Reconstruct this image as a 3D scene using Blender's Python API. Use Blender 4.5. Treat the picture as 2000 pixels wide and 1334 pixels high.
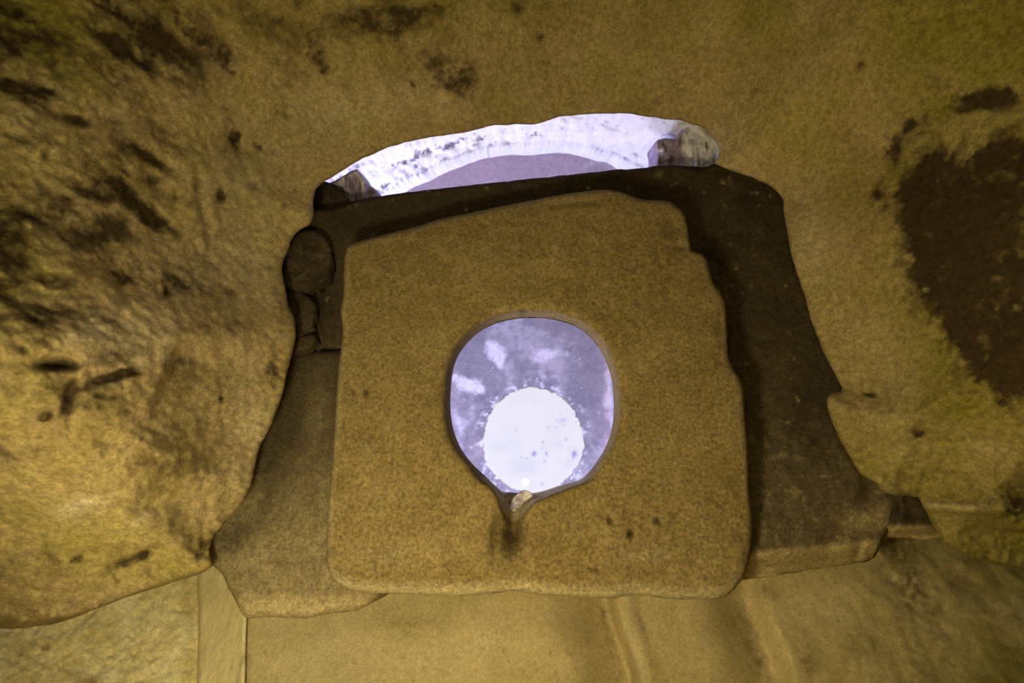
import bpy, math, random
import numpy as np
from mathutils import Vector, Matrix
from mathutils.geometry import delaunay_2d_cdt

random.seed(4)
rng = np.random.default_rng(11)
for o in list(bpy.data.objects):
    bpy.data.objects.remove(o)
scene = bpy.context.scene
COL = scene.collection

# ---------------------------------------------------------------- camera
F = 1000.0                       # focal length in pixels of the 2000 x 1334 frame
CAM = np.array([0.0, 0.0, 1.5])
TILT = math.radians(20)
S_, C_ = math.sin(TILT), math.cos(TILT)
FWD = np.array([0.0, -S_, C_])
UP = np.array([0.0, -C_, -S_])
RIGHT = np.array([1.0, 0.0, 0.0])
cd = bpy.data.cameras.new('camera')
cam = bpy.data.objects.new('camera', cd)
COL.objects.link(cam)
cd.sensor_width = 36.0
cd.lens = 36.0 * F / 2000.0
cd.clip_start = 0.01
cd.dof.use_dof = True
cd.dof.focus_distance = 1.12
cd.dof.aperture_fstop = 3.5
M = Matrix.Identity(4)
for i in range(3):
    M[i][0] = RIGHT[i]; M[i][1] = UP[i]; M[i][2] = -FWD[i]; M[i][3] = CAM[i]
cam.matrix_world = M
scene.camera = cam

# ---------------------------------------------------------------- exposure, world, lamps
scene.view_settings.view_transform = 'Standard'
scene.view_settings.look = 'None'
scene.view_settings.exposure = 0.28
scene.view_settings.gamma = 1.0
scene.view_settings.use_curve_mapping = False
world = bpy.data.worlds.new('world'); scene.world = world
world.use_nodes = True
world.node_tree.nodes['Background'].inputs[0].default_value = (0.02, 0.02, 0.025, 1)
world.node_tree.nodes['Background'].inputs[1].default_value = 0.3

def lamp(name, loc, power, color, size, target=None, kind='AREA', spot=None):
    l = bpy.data.lights.new(name, kind)
    l.energy = power; l.color = color
    if kind == 'AREA':
        l.shape = 'DISK'; l.size = size
    else:
        l.shadow_soft_size = size
    if spot: l.spot_size = spot; l.spot_blend = 0.8
    o = bpy.data.objects.new(name, l); COL.objects.link(o)
    o.location = loc
    if target is not None:
        d = Vector(target) - Vector(loc)
        o.rotation_euler = d.to_track_quat('-Z', 'Y').to_euler()
    return o

WARM = (1.0, 0.865, 0.49)
lamp('niche_lamp', (-0.24, 0.20, 1.74), 16.0, WARM, 0.06, kind='POINT')
lamp('low_fill', (-0.10, -0.40, 1.22), 5.5, WARM, 0.10, kind='POINT')  # unseen fill light added low in the chamber
lamp('corner_fill', (-0.62, 0.24, 2.12), 1.5, WARM, 0.08, kind='POINT')  # unseen fill light added to brighten the lower left wall
lamp('upper_room_lamp', (-0.55, -0.35, 3.35), 30.0, (0.72, 0.70, 1.0), 0.15, kind='POINT')
lamp('upper_wall_lamp', (0.55, 0.75, 3.3), 60.0, (0.74, 0.71, 1.0), 0.20, kind='POINT')

# ---------------------------------------------------------------- geometry helpers
def ray(px, py):
    px = np.asarray(px, float); py = np.asarray(py, float)
    a = ((px - 1000.0) / F)[..., None]; b = ((667.0 - py) / F)[..., None]
    return FWD + a * RIGHT + b * UP
def at_depth(px, py, D):
    return CAM + ray(px, py) * np.asarray(D, float)[..., None]
def at_height(px, py, h):
    r = ray(px, py)
    return CAM + r * (np.asarray(h, float) / r[..., 2])[..., None]
def rz(py):
    return C_ - (667.0 - np.asarray(py, float)) / F * S_

def _hash(ix, iy, iz, seed):
    n = (ix * 374761393 + iy * 668265263 + iz * 2147483647 + seed * 1274126177) & 0xffffffff
    n = ((n ^ (n >> 13)) * 1274126177) & 0xffffffff
    n = (n ^ (n >> 16)) & 0xffffffff
    return n.astype(np.float64) / 4294967295.0
def vnoise(p, seed=0):
    f = np.floor(p).astype(np.int64); t = p - f; t = t * t * (3 - 2 * t)
    x, y, z = f[:, 0], f[:, 1], f[:, 2]; r = 0
    for dx in (0, 1):
        wx = t[:, 0] if dx else 1 - t[:, 0]
        for dy in (0, 1):
            wy = t[:, 1] if dy else 1 - t[:, 1]
            for dz in (0, 1):
                wz = t[:, 2] if dz else 1 - t[:, 2]
                r = r + wx * wy * wz * _hash(x + dx, y + dy, z + dz, seed)
    return r * 2 - 1
def fbm(p, scale, octaves=4, seed=0, gain=0.5):
    r = 0; a = 1.0; s = scale; tot = 0
    for k in range(octaves):
        r = r + a * vnoise(p * s + 17.3 * k, seed + k); tot += a
        a *= gain; s *= 2.03
    return r / tot
def ridged(p, scale, octaves=4, seed=0):
    r = 0; a = 1.0; s = scale; tot = 0
    for k in range(octaves):
        r = r + a * (1 - np.abs(vnoise(p * s + 9.1 * k, seed + k)) * 2); tot += a
        a *= 0.5; s *= 2.07
    return r / tot
def smooth(e0, e1, x):
    t = np.clip((x - e0) / (e1 - e0), 0, 1); return t * t * (3 - 2 * t)

def spline(pts, step, jitter=0.0, closed=True, seed=0, straight=()):
    """Catmull-Rom through the points, resampled about every step."""
    P = np.array(pts, float); n = len(P); out = []
    rngl = range(n if closed else n - 1)
    for i in rngl:
        if closed:
            p0, p1, p2, p3 = P[i - 1], P[i], P[(i + 1) % n], P[(i + 2) % n]
        else:
            p0, p1, p2, p3 = P[max(i - 1, 0)], P[i], P[i + 1], P[min(i + 2, n - 1)]
        L = np.linalg.norm(p2 - p1); big = L > 260
        k = max(1, int(round(L / (30.0 if big else step))))
        for j in range(k):
            t = j / k
            if big: q = p1 + (p2 - p1) * t
            else:
                # centripetal-like damping keeps corners crisp
                m1 = (p2 - p0) * 0.5 * min(1.0, L / (np.linalg.norm(p2 - p0) * 0.5 + 1e-9))
                m2 = (p3 - p1) * 0.5 * min(1.0, L / (np.linalg.norm(p3 - p1) * 0.5 + 1e-9))
                t2, t3 = t * t, t * t * t
                q = (2*t3-3*t2+1)*p1 + (t3-2*t2+t)*m1 + (-2*t3+3*t2)*p2 + (t3-t2)*m2
            out.append(q)
    if not closed: out.append(P[-1])
    Q = np.array(out)
    if jitter:
        p3 = np.c_[Q, np.zeros(len(Q))]
        Q[:, 0] += jitter * fbm(p3, 1 / 26.0, 3, seed + 50, 0.7)
        Q[:, 1] += jitter * fbm(p3, 1 / 26.0, 3, seed + 70, 0.7)
    return Q

def inside(poly, x, y):
    r = np.zeros(len(x), bool); n = len(poly); j = n - 1
    for i in range(n):
        xi, yi = poly[i]; xj, yj = poly[j]
        if yi != yj:
            c = ((yi > y) != (yj > y)) & (x < (xj - xi) * (y - yi) / (yj - yi) + xi)
            r ^= c
        j = i
    return r
def dist_to(poly, pts):
    out = np.full(len(pts), 1e9)
    A = poly; B = np.roll(poly, -1, axis=0); AB = B - A; L2 = (AB ** 2).sum(1) + 1e-12
    for s in range(0, len(pts), 20000):
        p = pts[s:s + 20000]
        best = np.full(len(p), 1e18)
        for k in range(0, len(A), 64):
            a = A[k:k+64]; ab = AB[k:k+64]; l2 = L2[k:k+64]
            ap = p[:, None, :] - a[None]
            t = np.clip((ap * ab[None]).sum(2) / l2[None], 0, 1)
            d = ap - t[..., None] * ab[None]
            best = np.minimum(best, (d ** 2).sum(2).min(1))
        out[s:s + 20000] = np.sqrt(best)
    return out

def triangulate(outline, holes, step):
    """Evenly filled triangle sheet inside an outline; returns 2D vertices, triangles and the boundary edges."""
    loops = [outline] + list(holes); V = []; E = []; b = 0
    for lp in loops:
        n = len(lp); V.append(lp); E += [(b + i, b + (i + 1) % n) for i in range(n)]; b += n
    bv = np.vstack(V)
    x0, y0 = outline.min(0); x1, y1 = outline.max(0)
    gx, gy = np.meshgrid(np.arange(x0, x1, step), np.arange(y0, y1, step * 0.866))
    gx = gx + (np.arange(gx.shape[0]) % 2)[:, None] * step * 0.5
    g = np.c_[gx.ravel(), gy.ravel()] + rng.uniform(-.18, .18, (gx.size, 2)) * step
    seen = (g[:, 0] > -90) & (g[:, 0] < 2090) & (g[:, 1] > -90) & (g[:, 1] < 1424)
    cg = 32.0                                        # a coarser fill past the edge of the view
    hx, hy = np.meshgrid(np.arange(x0, x1, cg), np.arange(y0, y1, cg))
    hh = np.c_[hx.ravel(), hy.ravel()] + rng.uniform(-.2, .2, (hx.size, 2)) * cg
    hh = hh[~((hh[:, 0] > -100) & (hh[:, 0] < 2100) & (hh[:, 1] > -100) & (hh[:, 1] < 1434))]
    g = np.vstack([g[seen], hh])
    m = inside(outline, g[:, 0], g[:, 1])
    for h in holes: m &= ~inside(h, g[:, 0], g[:, 1])
    g = g[m]
    dm = np.full(len(g), 1e9)
    for lp in loops: dm = np.minimum(dm, dist_to(lp, g))
    g = g[dm > step * 0.55]
    allv = np.vstack([bv, g])
    r = delaunay_2d_cdt([Vector(v) for v in allv.tolist()], E, [], 0, 1e-6)
    v2 = np.array([tuple(v) for v in r[0]]); tris = np.array([f for f in r[2] if len(f) == 3])
    c = v2[tris].mean(1)
    m = inside(outline, c[:, 0], c[:, 1])
    for h in holes: m &= ~inside(h, c[:, 0], c[:, 1])
    tris = tris[m]
    e = np.vstack([tris[:, [0, 1]], tris[:, [1, 2]], tris[:, [2, 0]]])
    key = np.sort(e, 1); _, inv, cnt = np.unique(key, axis=0, return_inverse=True, return_counts=True)
    return v2, tris, e[cnt[inv.ravel()] == 1]

def link(name, verts, faces, mat, parent=None, attrs=None, smooth_=True):
    me = bpy.data.meshes.new(name)
    print('TIME', name, round(time.time()-_T[0],1), len(verts))
    verts = np.asarray(verts, float)
    if isinstance(faces, list):
        me.from_pydata(verts.tolist(), [], faces)
    else:
        me.vertices.add(len(verts)); me.vertices.foreach_set('co', verts.astype(np.float32).ravel())
        n = faces.shape[1]
        me.loops.add(faces.size); me.loops.foreach_set('vertex_index', faces.astype(np.int32).ravel())
        me.polygons.add(len(faces))
        me.polygons.foreach_set('loop_start', np.arange(0, faces.size, n, dtype=np.int32))
        me.polygons.foreach_set('loop_total', np.full(len(faces), n, dtype=np.int32))
    me.update(calc_edges=True); me.validate()
    if smooth_: me.polygons.foreach_set('use_smooth', np.ones(len(me.polygons), bool))
    for k, v in (attrs or {}).items():
        a = me.attributes.new(k, 'FLOAT', 'POINT'); a.data.foreach_set('value', np.asarray(v, np.float32))
    me.materials.append(mat)
    o = bpy.data.objects.new(name, me); COL.objects.link(o)
    if parent: o.parent = parent
    return o

def tag(o, label=None, cat=None, group=None, kind=None):
    if label: o['label'] = label
    if cat: o['category'] = cat
    if group: o['group'] = group
    if kind: o['kind'] = kind
    return o

import time
_T=[time.time()]
def sheet(name, outline, mat, place, holes=(), step=5.0, rnd=0.0, rnd_h=0.0, bulge=None, rim=None, cap=True,
          stain_shade=None, pale_lit=None, vignette_tint=None):
    """A solid built on an outline. place(px, py, back) gives world points of its visible face,
    back being metres it is pushed away; rim is a list of functions taking rim points to the rings behind."""
    v2, tris, be = triangulate(outline, holes, step)
    d = dist_to(outline, v2)
    for h in holes: d = np.minimum(d, dist_to(h, v2))
    back = np.zeros(len(v2))
    if rnd:
        t = np.clip(d / rnd, 0, 1); back = rnd_h * (1 - np.sqrt(np.clip(1 - (1 - t) ** 2, 0, 1)))
    W = place(v2[:, 0], v2[:, 1], back)
    # faces turned towards the camera
    a, b, c = W[tris[0, 0]], W[tris[0, 1]], W[tris[0, 2]]
    if np.dot(np.cross(b - a, c - a), CAM - a) < 0:
        tris = tris[:, ::-1]; be = be[:, ::-1]
    V = [W]; Fc = [tris]; n = len(W)
    st = stain_shade(v2[:, 0], v2[:, 1], W) if stain_shade else np.zeros(n)
    s2 = pale_lit(v2[:, 0], v2[:, 1], W) if pale_lit else np.zeros(n)
    AT = [st]; AT2 = [s2]; vig_face = vignette_tint(v2[:, 0], v2[:, 1], W) if vignette_tint else np.zeros(n)
    if rim:
        bi = np.unique(be); idx = -np.ones(n, int); idx[bi] = np.arange(len(bi))
        prev = bi.copy(); base = n; e = idx[be]
        for k, fn in enumerate(rim):
            R = fn(W[bi], v2[bi]); V.append(R); AT.append(st[bi]); AT2.append(s2[bi])
            cur = base + np.arange(len(bi))
            A, B = prev[e[:, 1]], prev[e[:, 0]]; Cc, Dd = cur[e[:, 0]], cur[e[:, 1]]
            Fc.append(np.c_[A, B, Cc]); Fc.append(np.c_[A, Cc, Dd])
            prev = cur; base += len(bi)
        if cap:
            # the rear face: same sheet, carried back by the same amount as the nearest rim
            off = V[-1].mean(0) - W[bi].mean(0)
            T = W + off; T[bi] = V[-1]
            T[:, 2] = np.maximum(T[:, 2], np.median(T[bi, 2]) - 0.001) if cap == 'flat' else T[:, 2]
            m = idx >= 0; mp = np.where(m, prev[np.maximum(idx, 0)], base + np.cumsum(~m) - 1)
            V.append(T[~m]); AT.append(st[~m]); AT2.append(s2[~m])
            Fc.append(mp[tris][:, ::-1])
    tot = np.concatenate(AT); vig = np.zeros(len(tot)); vig[:n] = vig_face
    return link(name, np.vstack(V), np.vstack(Fc), mat, attrs={'stain_shade': tot, 'bleach_lit': np.concatenate(AT2), 'vignette_tint': vig})

def blobs(px, py, lst):
    """Soft elliptical patches (cx, cy, rx, ry, degrees, strength) in the traced plane of the surface."""
    r = np.zeros(len(px))
    for cx, cy, rx, ry, a, s in lst:
        a = math.radians(a); dx = px - cx; dy = py - cy
        u = (dx * math.cos(a) + dy * math.sin(a)) / rx; v = (-dx * math.sin(a) + dy * math.cos(a)) / ry
        q = np.exp(-(u * u + v * v)) * s
        r = np.where(np.abs(q) > 1e-3, r + q, r)
    return r

# ---------------------------------------------------------------- materials
def stone(name, c1, c2, c_stain_shade, c_bleach_lit=(.6, .55, .4), scale=6.0, grain=260.0, bump=0.5, rough=0.95, fine=0.35, coarse=1.0, stretch=None, c3=None, fleck=.3):
    m = bpy.data.materials.new(name); m.use_nodes = True
    nt = m.node_tree; N = nt.nodes; L = nt.links
    bs = N['Principled BSDF']; bs.inputs['Roughness'].default_value = rough
    bs.inputs['Specular IOR Level'].default_value = 0.12
    tc = N.new('ShaderNodeTexCoord'); src = tc.outputs['Object']
    if stretch:
        mp = N.new('ShaderNodeMapping'); mp.inputs['Scale'].default_value = stretch; L.new(src, mp.inputs[0]); src = mp.outputs[0]
    def noise(sc, det, r=0.6):
        n = N.new('ShaderNodeTexNoise'); n.inputs['Scale'].default_value = sc; n.inputs['Detail'].default_value = det
        n.inputs['Roughness'].default_value = r; L.new(src, n.inputs['Vector']); return n.outputs['Fac']
    def ramp(s, a, b):
        r = N.new('ShaderNodeMapRange'); r.inputs[1].default_value = a; r.inputs[2].default_value = b
        L.new(s, r.inputs[0]); return r.outputs[0]
    def mix(f, a, b):
        x = N.new('ShaderNodeMix'); x.data_type = 'RGBA'
        for s, i in ((f, 0), (a, 6), (b, 7)):
            if isinstance(s, (tuple, list)): x.inputs[i].default_value = (*s[:3], 1)
            elif isinstance(s, float): x.inputs[i].default_value = s
            else: L.new(s, x.inputs[i])
        return x.outputs[2]
    def mul(a, b):
        x = N.new('ShaderNodeMath'); x.operation = 'MULTIPLY'
        for s, i in ((a, 0), (b, 1)):
            if isinstance(s, float): x.inputs[i].default_value = s
            else: L.new(s, x.inputs[i])
        return x.outputs[0]
    big = ramp(noise(scale, 7), .34, .66)
    col = mix(big, c1, c2)
    if c3: col = mix(ramp(noise(scale * .45, 4), .45, .75), col, c3)
    g = ramp(noise(grain, 4, .75), .3, .7)
    fk = N.new('ShaderNodeMapRange'); L.new(noise(grain * .38, 5, .8), fk.inputs[0]); fk.inputs[1].default_value = .40; fk.inputs[2].default_value = .62
    fk.inputs[3].default_value = 1 - fleck; fk.inputs[4].default_value = 1 + fleck * .35
    dk = N.new('ShaderNodeVectorMath'); dk.operation = 'SCALE'
    k = N.new('ShaderNodeMapRange'); L.new(g, k.inputs[0]); k.inputs[3].default_value = 1 - fine; k.inputs[4].default_value = 1 + fine
    L.new(mul(k.outputs[0], fk.outputs[0]), dk.inputs['Scale'])
    at = N.new('ShaderNodeAttribute'); at.attribute_name = 'stain_shade'
    ab = N.new('ShaderNodeAttribute'); ab.attribute_name = 'bleach_lit'
    ca = N.new('ShaderNodeClamp'); L.new(at.outputs['Fac'], ca.inputs[0])
    cb = N.new('ShaderNodeClamp'); L.new(ab.outputs['Fac'], cb.inputs[0])
    vig_at = N.new('ShaderNodeAttribute'); vig_at.attribute_name = 'vignette_tint'
    col = mix(vig_at.outputs['Fac'], col, (.185, .165, .020))
    col = mix(cb.outputs[0], col, c_bleach_lit)
    col = mix(ca.outputs[0], col, c_stain_shade)
    L.new(col, dk.inputs[0]); L.new(dk.outputs[0], bs.inputs['Base Color'])
    # relief: fine grain over coarser lumps
    b1 = N.new('ShaderNodeBump'); b1.inputs['Strength'].default_value = bump; b1.inputs['Distance'].default_value = 0.0022
    L.new(noise(grain * .8, 5, .7), b1.inputs['Height'])
    b2 = N.new('ShaderNodeBump'); b2.inputs['Strength'].default_value = bump; b2.inputs['Distance'].default_value = 0.007 * coarse
    L.new(noise(grain * .16, 6, .65), b2.inputs['Height'])
    L.new(b2.outputs[0], b1.inputs['Normal']); L.new(b1.outputs[0], bs.inputs['Normal'])
    return m

ROCK = stone('cave_plaster', (.42, .325, .18), (.31, .225, .105), (.045, .029, .013), (.52, .44, .30), scale=9, grain=230, bump=.55, fine=.26, coarse=.4, c3=(.34, .28, .09), fleck=.34)
SLAB = stone('brown_sandstone', (.265, .200, .090), (.200, .146, .058), (.06, .040, .016), (.50, .43, .27), scale=8, grain=150, bump=.7, fine=.5, coarse=.6, fleck=.22)
DARK = stone('shade_dark_stone', (.085, .064, .037), (.058, .043, .025), (.030, .022, .014), (.50, .405, .22), scale=10, grain=200, bump=.5, fine=.42, coarse=.7)  # shade behind the slab is put into this base colour
WALL = stone('tan_render', (.66, .55, .32), (.54, .44, .22), (.12, .088, .035), (.56, .48, .31), scale=10, grain=300, bump=.4, fine=.26, coarse=.4, fleck=.18)
ROUGHW = stone('pale_rough_plaster', (.86, .74, .42), (.72, .60, .29), (.34, .25, .10), (.93, .84, .54), scale=16, grain=200, bump=.7, fine=.2, coarse=.7, fleck=.22)
JAMB = stone('smooth_jamb_plaster', (.74, .63, .37), (.64, .53, .28), (.24, .18, .08), (.92, .86, .6), scale=9, grain=240, bump=.3, fine=.2, fleck=.12, stretch=(1.5, .35, .35))
WHITE = stone('white_limed_rubble', (.88, .88, .89), (.76, .76, .80), (.12, .10, .14), (.9, .9, .9), scale=22, grain=150, bump=.8, fine=.06, fleck=.05, stretch=(1, .4, .4))
MAUVE = stone('mauve_broken_stone', (.50, .41, .60), (.34, .27, .40), (.08, .06, .075), (.88, .88, 1.0), scale=26, grain=120, bump=.8, fine=.3)
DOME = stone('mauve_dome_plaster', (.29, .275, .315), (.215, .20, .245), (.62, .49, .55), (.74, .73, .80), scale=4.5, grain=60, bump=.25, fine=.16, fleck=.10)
SOIL = stone('packed_earth', (.2, .15, .08), (.15, .11, .05), (.1, .07, .03), scale=4, grain=90, bump=.6)

# ---------------------------------------------------------------- the rock vault around the opening
LEFT_EDGE = [(-700, 1235), (-300, 1222), (-60, 1218), (60, 1214), (140, 1203), (190, 1185), (240, 1165), (290, 1148), (345, 1130), (385, 1118), (415, 1106),
  (412, 1092), (410, 1072), (418, 1048), (436, 1026), (466, 992), (488, 955), (498, 915), (508, 870), (530, 828), (546, 790), (556, 748),
  (564, 715), (572, 690), (577, 650), (574, 620), (563, 592), (556, 560), (552, 520), (562, 490), (580, 455), (604, 438), (611, 420), (612, 390), (617, 370),
  (640, 352), (680, 326), (722, 304), (765, 287), (775, 285), (800, 277), (850, 268), (912, 257), (960, 246), (1000, 243), (1050, 242), (1090, 229), (1130, 224),
  (1180, 222), (1226, 222), (1270, 229), (1310, 233), (1345, 240), (1375, 250), (1392, 268), (1404, 290), (1402, 306), (1394, 318), (1408, 326), (1440, 338), (1482, 352), (1510, 368),
  (1528, 388), (1532, 420), (1537, 455), (1546, 500), (1560, 545), (1574, 590), (1590, 640), (1610, 690), (1632, 735), (1644, 762), (1622, 768), (1615, 786),
  (1622, 815), (1636, 850), (1658, 890), (1680, 925), (1710, 944), (1732, 962), (1768, 966), (1792, 972), (1804, 990), (1816, 1012), (1828, 1038), (1850, 1064),
  (1890, 1084), (1940, 1098), (2000, 1112), (2120, 1140), (2400, 1190), (2750, 1220)]
OUTER = [(2900, 700), (2900, -500), (1000, -620), (-850, -500), (-850, 700)]
rock_outline = spline(LEFT_EDGE + OUTER, 8, 3.0, seed=3)
inner_edge = spline(LEFT_EDGE, 8, closed=False)
PITS = [(460, 268, 11, 17, 15, 1.1), (464, 288, 5, 7, 0, .8), (503, 286, 7, 5, 30, 1.0), (432, 381, 8, 13, 0, 1.0), (324, 568, 9, 14, 10, 1), (555, 400, 5, 5, 0, .8), (534, 421, 3.5, 3, 0, .7),
  (497, 362, 8, 12, 0, .5), (434, 772, 5, 6, 0, 1), (1680, 131, 10, 6, -35, 1), (1054, 70, 7, 9, 0, .7), (1012, 14, 14, 12, 0, .8), (1066, 122, 12, 5, 5, .5), (448, 571, 16, 13, 30, .6),
  (1795, 845, 14, 9, 0, .8), (1700, 768, 13, 6, 20, .8), (1470, 180, 12, 5, -45, .5), (1960, 785, 12, 8, 20, .9), (810, 166, 8, 4, 45, .8), (150, 1090, 14, 5, -30, .9), (240, 1102, 36, 12, -20, .7),
  (280, 1085, 16, 10, -25, .7), (300, 352, 14, 20, -30, .8), (345, 385, 14, 12, 20, .5), (150, 235, 34, 12, 18, .9), (130, 388, 18, 9, 20, .9), (92, 308, 12, 10, 0, .7), (100, 712, 45, 14, -3, .9), (205, 742, 58, 12, -18, 1.0),
  (136, 775, 13, 40, 10, 1.0), (90, 810, 20, 14, -20, .6), (195, 772, 24, 7, -5, .6), (45, 682, 18, 9, 35, .7), (260, 730, 22, 8, 5, .5), (110, 870, 38, 50, 10, .45), (120, 715, 25, 9, 0, .5), (1870, 1120, 25, 10, 20, .4),
  (570, 165, 14, 12, 30, .5), (560, 228, 16, 14, 10, .4), (1845, 480, 14, 10, 0, .3), (290, 42, 22, 9, 30, .7), (500, 120, 60, 9, 48, .0)]
STAINS = [(60, 60, 130, 90, 20, .42), (30, 260, 90, 60, 0, .35), (392, 1076, 34, 7, -50, .8), (430, 1020, 40, 7, -42, .7), (1830, 400, 85, 95, 0, 1.5), (1900, 520, 110, 120, 20, 1.6), (1960, 640, 80, 90, 30, 1.4), (1990, 400, 60, 150, 0, .8), (1890, 200, 60, 22, -10, .8), (1790, 250, 40, 16, -35, .8), (1850, 165, 35, 14, -15, .6),
  (1960, 180, 40, 25, 0, .8), (1745, 300, 22, 26, -40, .7), (1720, 360, 14, 40, 0, .7), (1735, 290, 20, 10, 0, .5), (1975, 730, 50, 40, 30, .9), (1950, 300, 60, 40, 0, .5),
  (2080, 560, 160, 260, 0, 1.2),
  (350, 25, 55, 13, 45, 1.0), (385, 60, 42, 12, 48, 1.1), (425, 100, 18, 32, -30, 1.5), (412, 78, 26, 12, 40, 1.0), (443, 134, 6, 7, 0, .9), (480, 0, 60, 30, 10, .5), (560, 55, 90, 22, 8, .55), (620, 110, 26, 38, -20, .8), (628, 138, 9, 15, -30, .8), (720, 40, 110, 45, 0, .62),
  (800, 100, 90, 70, 10, .5), (890, 140, 50, 60, -10, .55), (830, 20, 120, 30, 0, .55), (900, 160, 30, 22, 0, .5), (1010, 10, 30, 14, 0, .6), (570, 165, 12, 10, 40, .5),
  (20, 490, 45, 70, -20, 1.1), (60, 420, 60, 40, 0, .6), (200, 445, 75, 40, 10, .9), (150, 470, 40, 28, 0, .5), (130, 100, 150, 60, 35, .45), (250, 150, 90, 30, 45, .4), (300, 340, 70, 20, 35, .6), (390, 370, 20, 50, 5, .55),
  (130, 310, 40, 40, 0, .4), (340, 280, 60, 12, 42, .4), (60, 200, 100, 40, 20, .35), (540, 700, 22, 42, -10, .6), (530, 740, 18, 30, 10, .6), (545, 620, 20, 40, 0, .4), (545, 560, 10, 30, 0, .3),
  (452, 570, 14, 13, 20, .4), (470, 1010, 50, 10, -45, .6), (420, 1060, 50, 12, -45, .8), (400, 640, 30, 20, 0, .2), (230, 620, 60, 20, 10, .3), (120, 900, 70, 60, 0, .3), (250, 1000, 80, 25, -20, .2), (90, 1105, 60, 16, -10, .35),
  (1690, 760, 40, 12, 0, .3), (1790, 830, 60, 14, -4, .3), (1920, 960, 90, 30, 0, .3), (1990, 980, 25, 30, 0, .8), (1930, 1100, 60, 12, 12, .35), (1850, 870, 90, 18, -3, .25), (1640, 790, 16, 60, -20, .15), (1560, 420, 16, 30, -15, .2)]
BLEACH = [(480, 480, 60, 120, 5, .6), (450, 340, 70, 60, 0, .45), (200, 650, 110, 40, 8, .8), (270, 690, 50, 25, 0, .6), (330, 540, 60, 90, 0, .3), (380, 560, 30, 40, 0, .3), (480, 830, 60, 120, 0, .35), (150, 990, 60, 20, -20, .7), (290, 1010, 40, 16, -20, .6),
  (700, 200, 160, 50, -10, .4), (620, 260, 100, 50, -20, .3), (1450, 320, 60, 60, 0, .3), (1580, 480, 50, 90, 0, .4), (1400, 290, 26, 50, 0, .5), (1700, 960, 60, 20, 15, .5), (1850, 988, 90, 8, 3, .7), (1690, 700, 90, 90, 0, .2), (1560, 560, 16, 60, -10, .2), (540, 900, 20, 60, 15, .2), (1000, 100, 80, 60, 0, .1)]

def rock_stain_shade(px, py, W):
    n = fbm(W, 22, 5, 7, .65); n2 = fbm(W, 70, 4, 9, .7)
    wx = 30 * fbm(W, 14, 4, 201, .7) + 14 * n2; wy = 30 * fbm(W, 14, 4, 205, .7) + 14 * fbm(W, 75, 3, 209, .7)
    s = np.minimum(blobs(px + wx, py + wy, STAINS), .80 + .28 * smooth(1650, 1800, px))
    g = smooth(.02, .3, s)
    r = smooth(.22, .98, s + .75 * n * g + .55 * n2 * g)
    r = r * (0.55 + .45 * smooth(.3, .9, s))
    r = np.maximum(r, smooth(.15, .8, blobs(px + .35 * wx, py + .35 * wy, PITS) * (1.0 + .7 * n)) * .95)  # shadows in pits and under flakes painted into the colour
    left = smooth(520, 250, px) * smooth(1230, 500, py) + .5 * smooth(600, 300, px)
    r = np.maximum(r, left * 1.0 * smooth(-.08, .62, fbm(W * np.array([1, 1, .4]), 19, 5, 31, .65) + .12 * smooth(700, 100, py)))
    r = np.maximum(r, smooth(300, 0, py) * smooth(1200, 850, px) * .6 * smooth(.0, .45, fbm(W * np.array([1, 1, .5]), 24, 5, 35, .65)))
    r = np.maximum(r, .5 * smooth(.42, .75, n2) * smooth(.0, .4, n))
    return np.clip(r, 0, 1)
def rock_bleach(px, py, W):
    return np.clip(blobs(px, py, BLEACH) * (.8 + .8 * fbm(W, 30, 4, 77, .6)), 0, .9)
def rock_vignette(px, py, W):
    e = .8 * smooth(1350, 2000, px) + .65 * smooth(300, -40, px) * (.5 + .5 * smooth(900, 200, py)) + .5 * smooth(250, -20, py)  # lens corner falloff and cast painted as an olive tint, plus random patches
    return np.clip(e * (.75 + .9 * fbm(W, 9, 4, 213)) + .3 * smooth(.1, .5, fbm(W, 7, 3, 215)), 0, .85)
inner_pts = inner_edge[::2]
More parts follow.
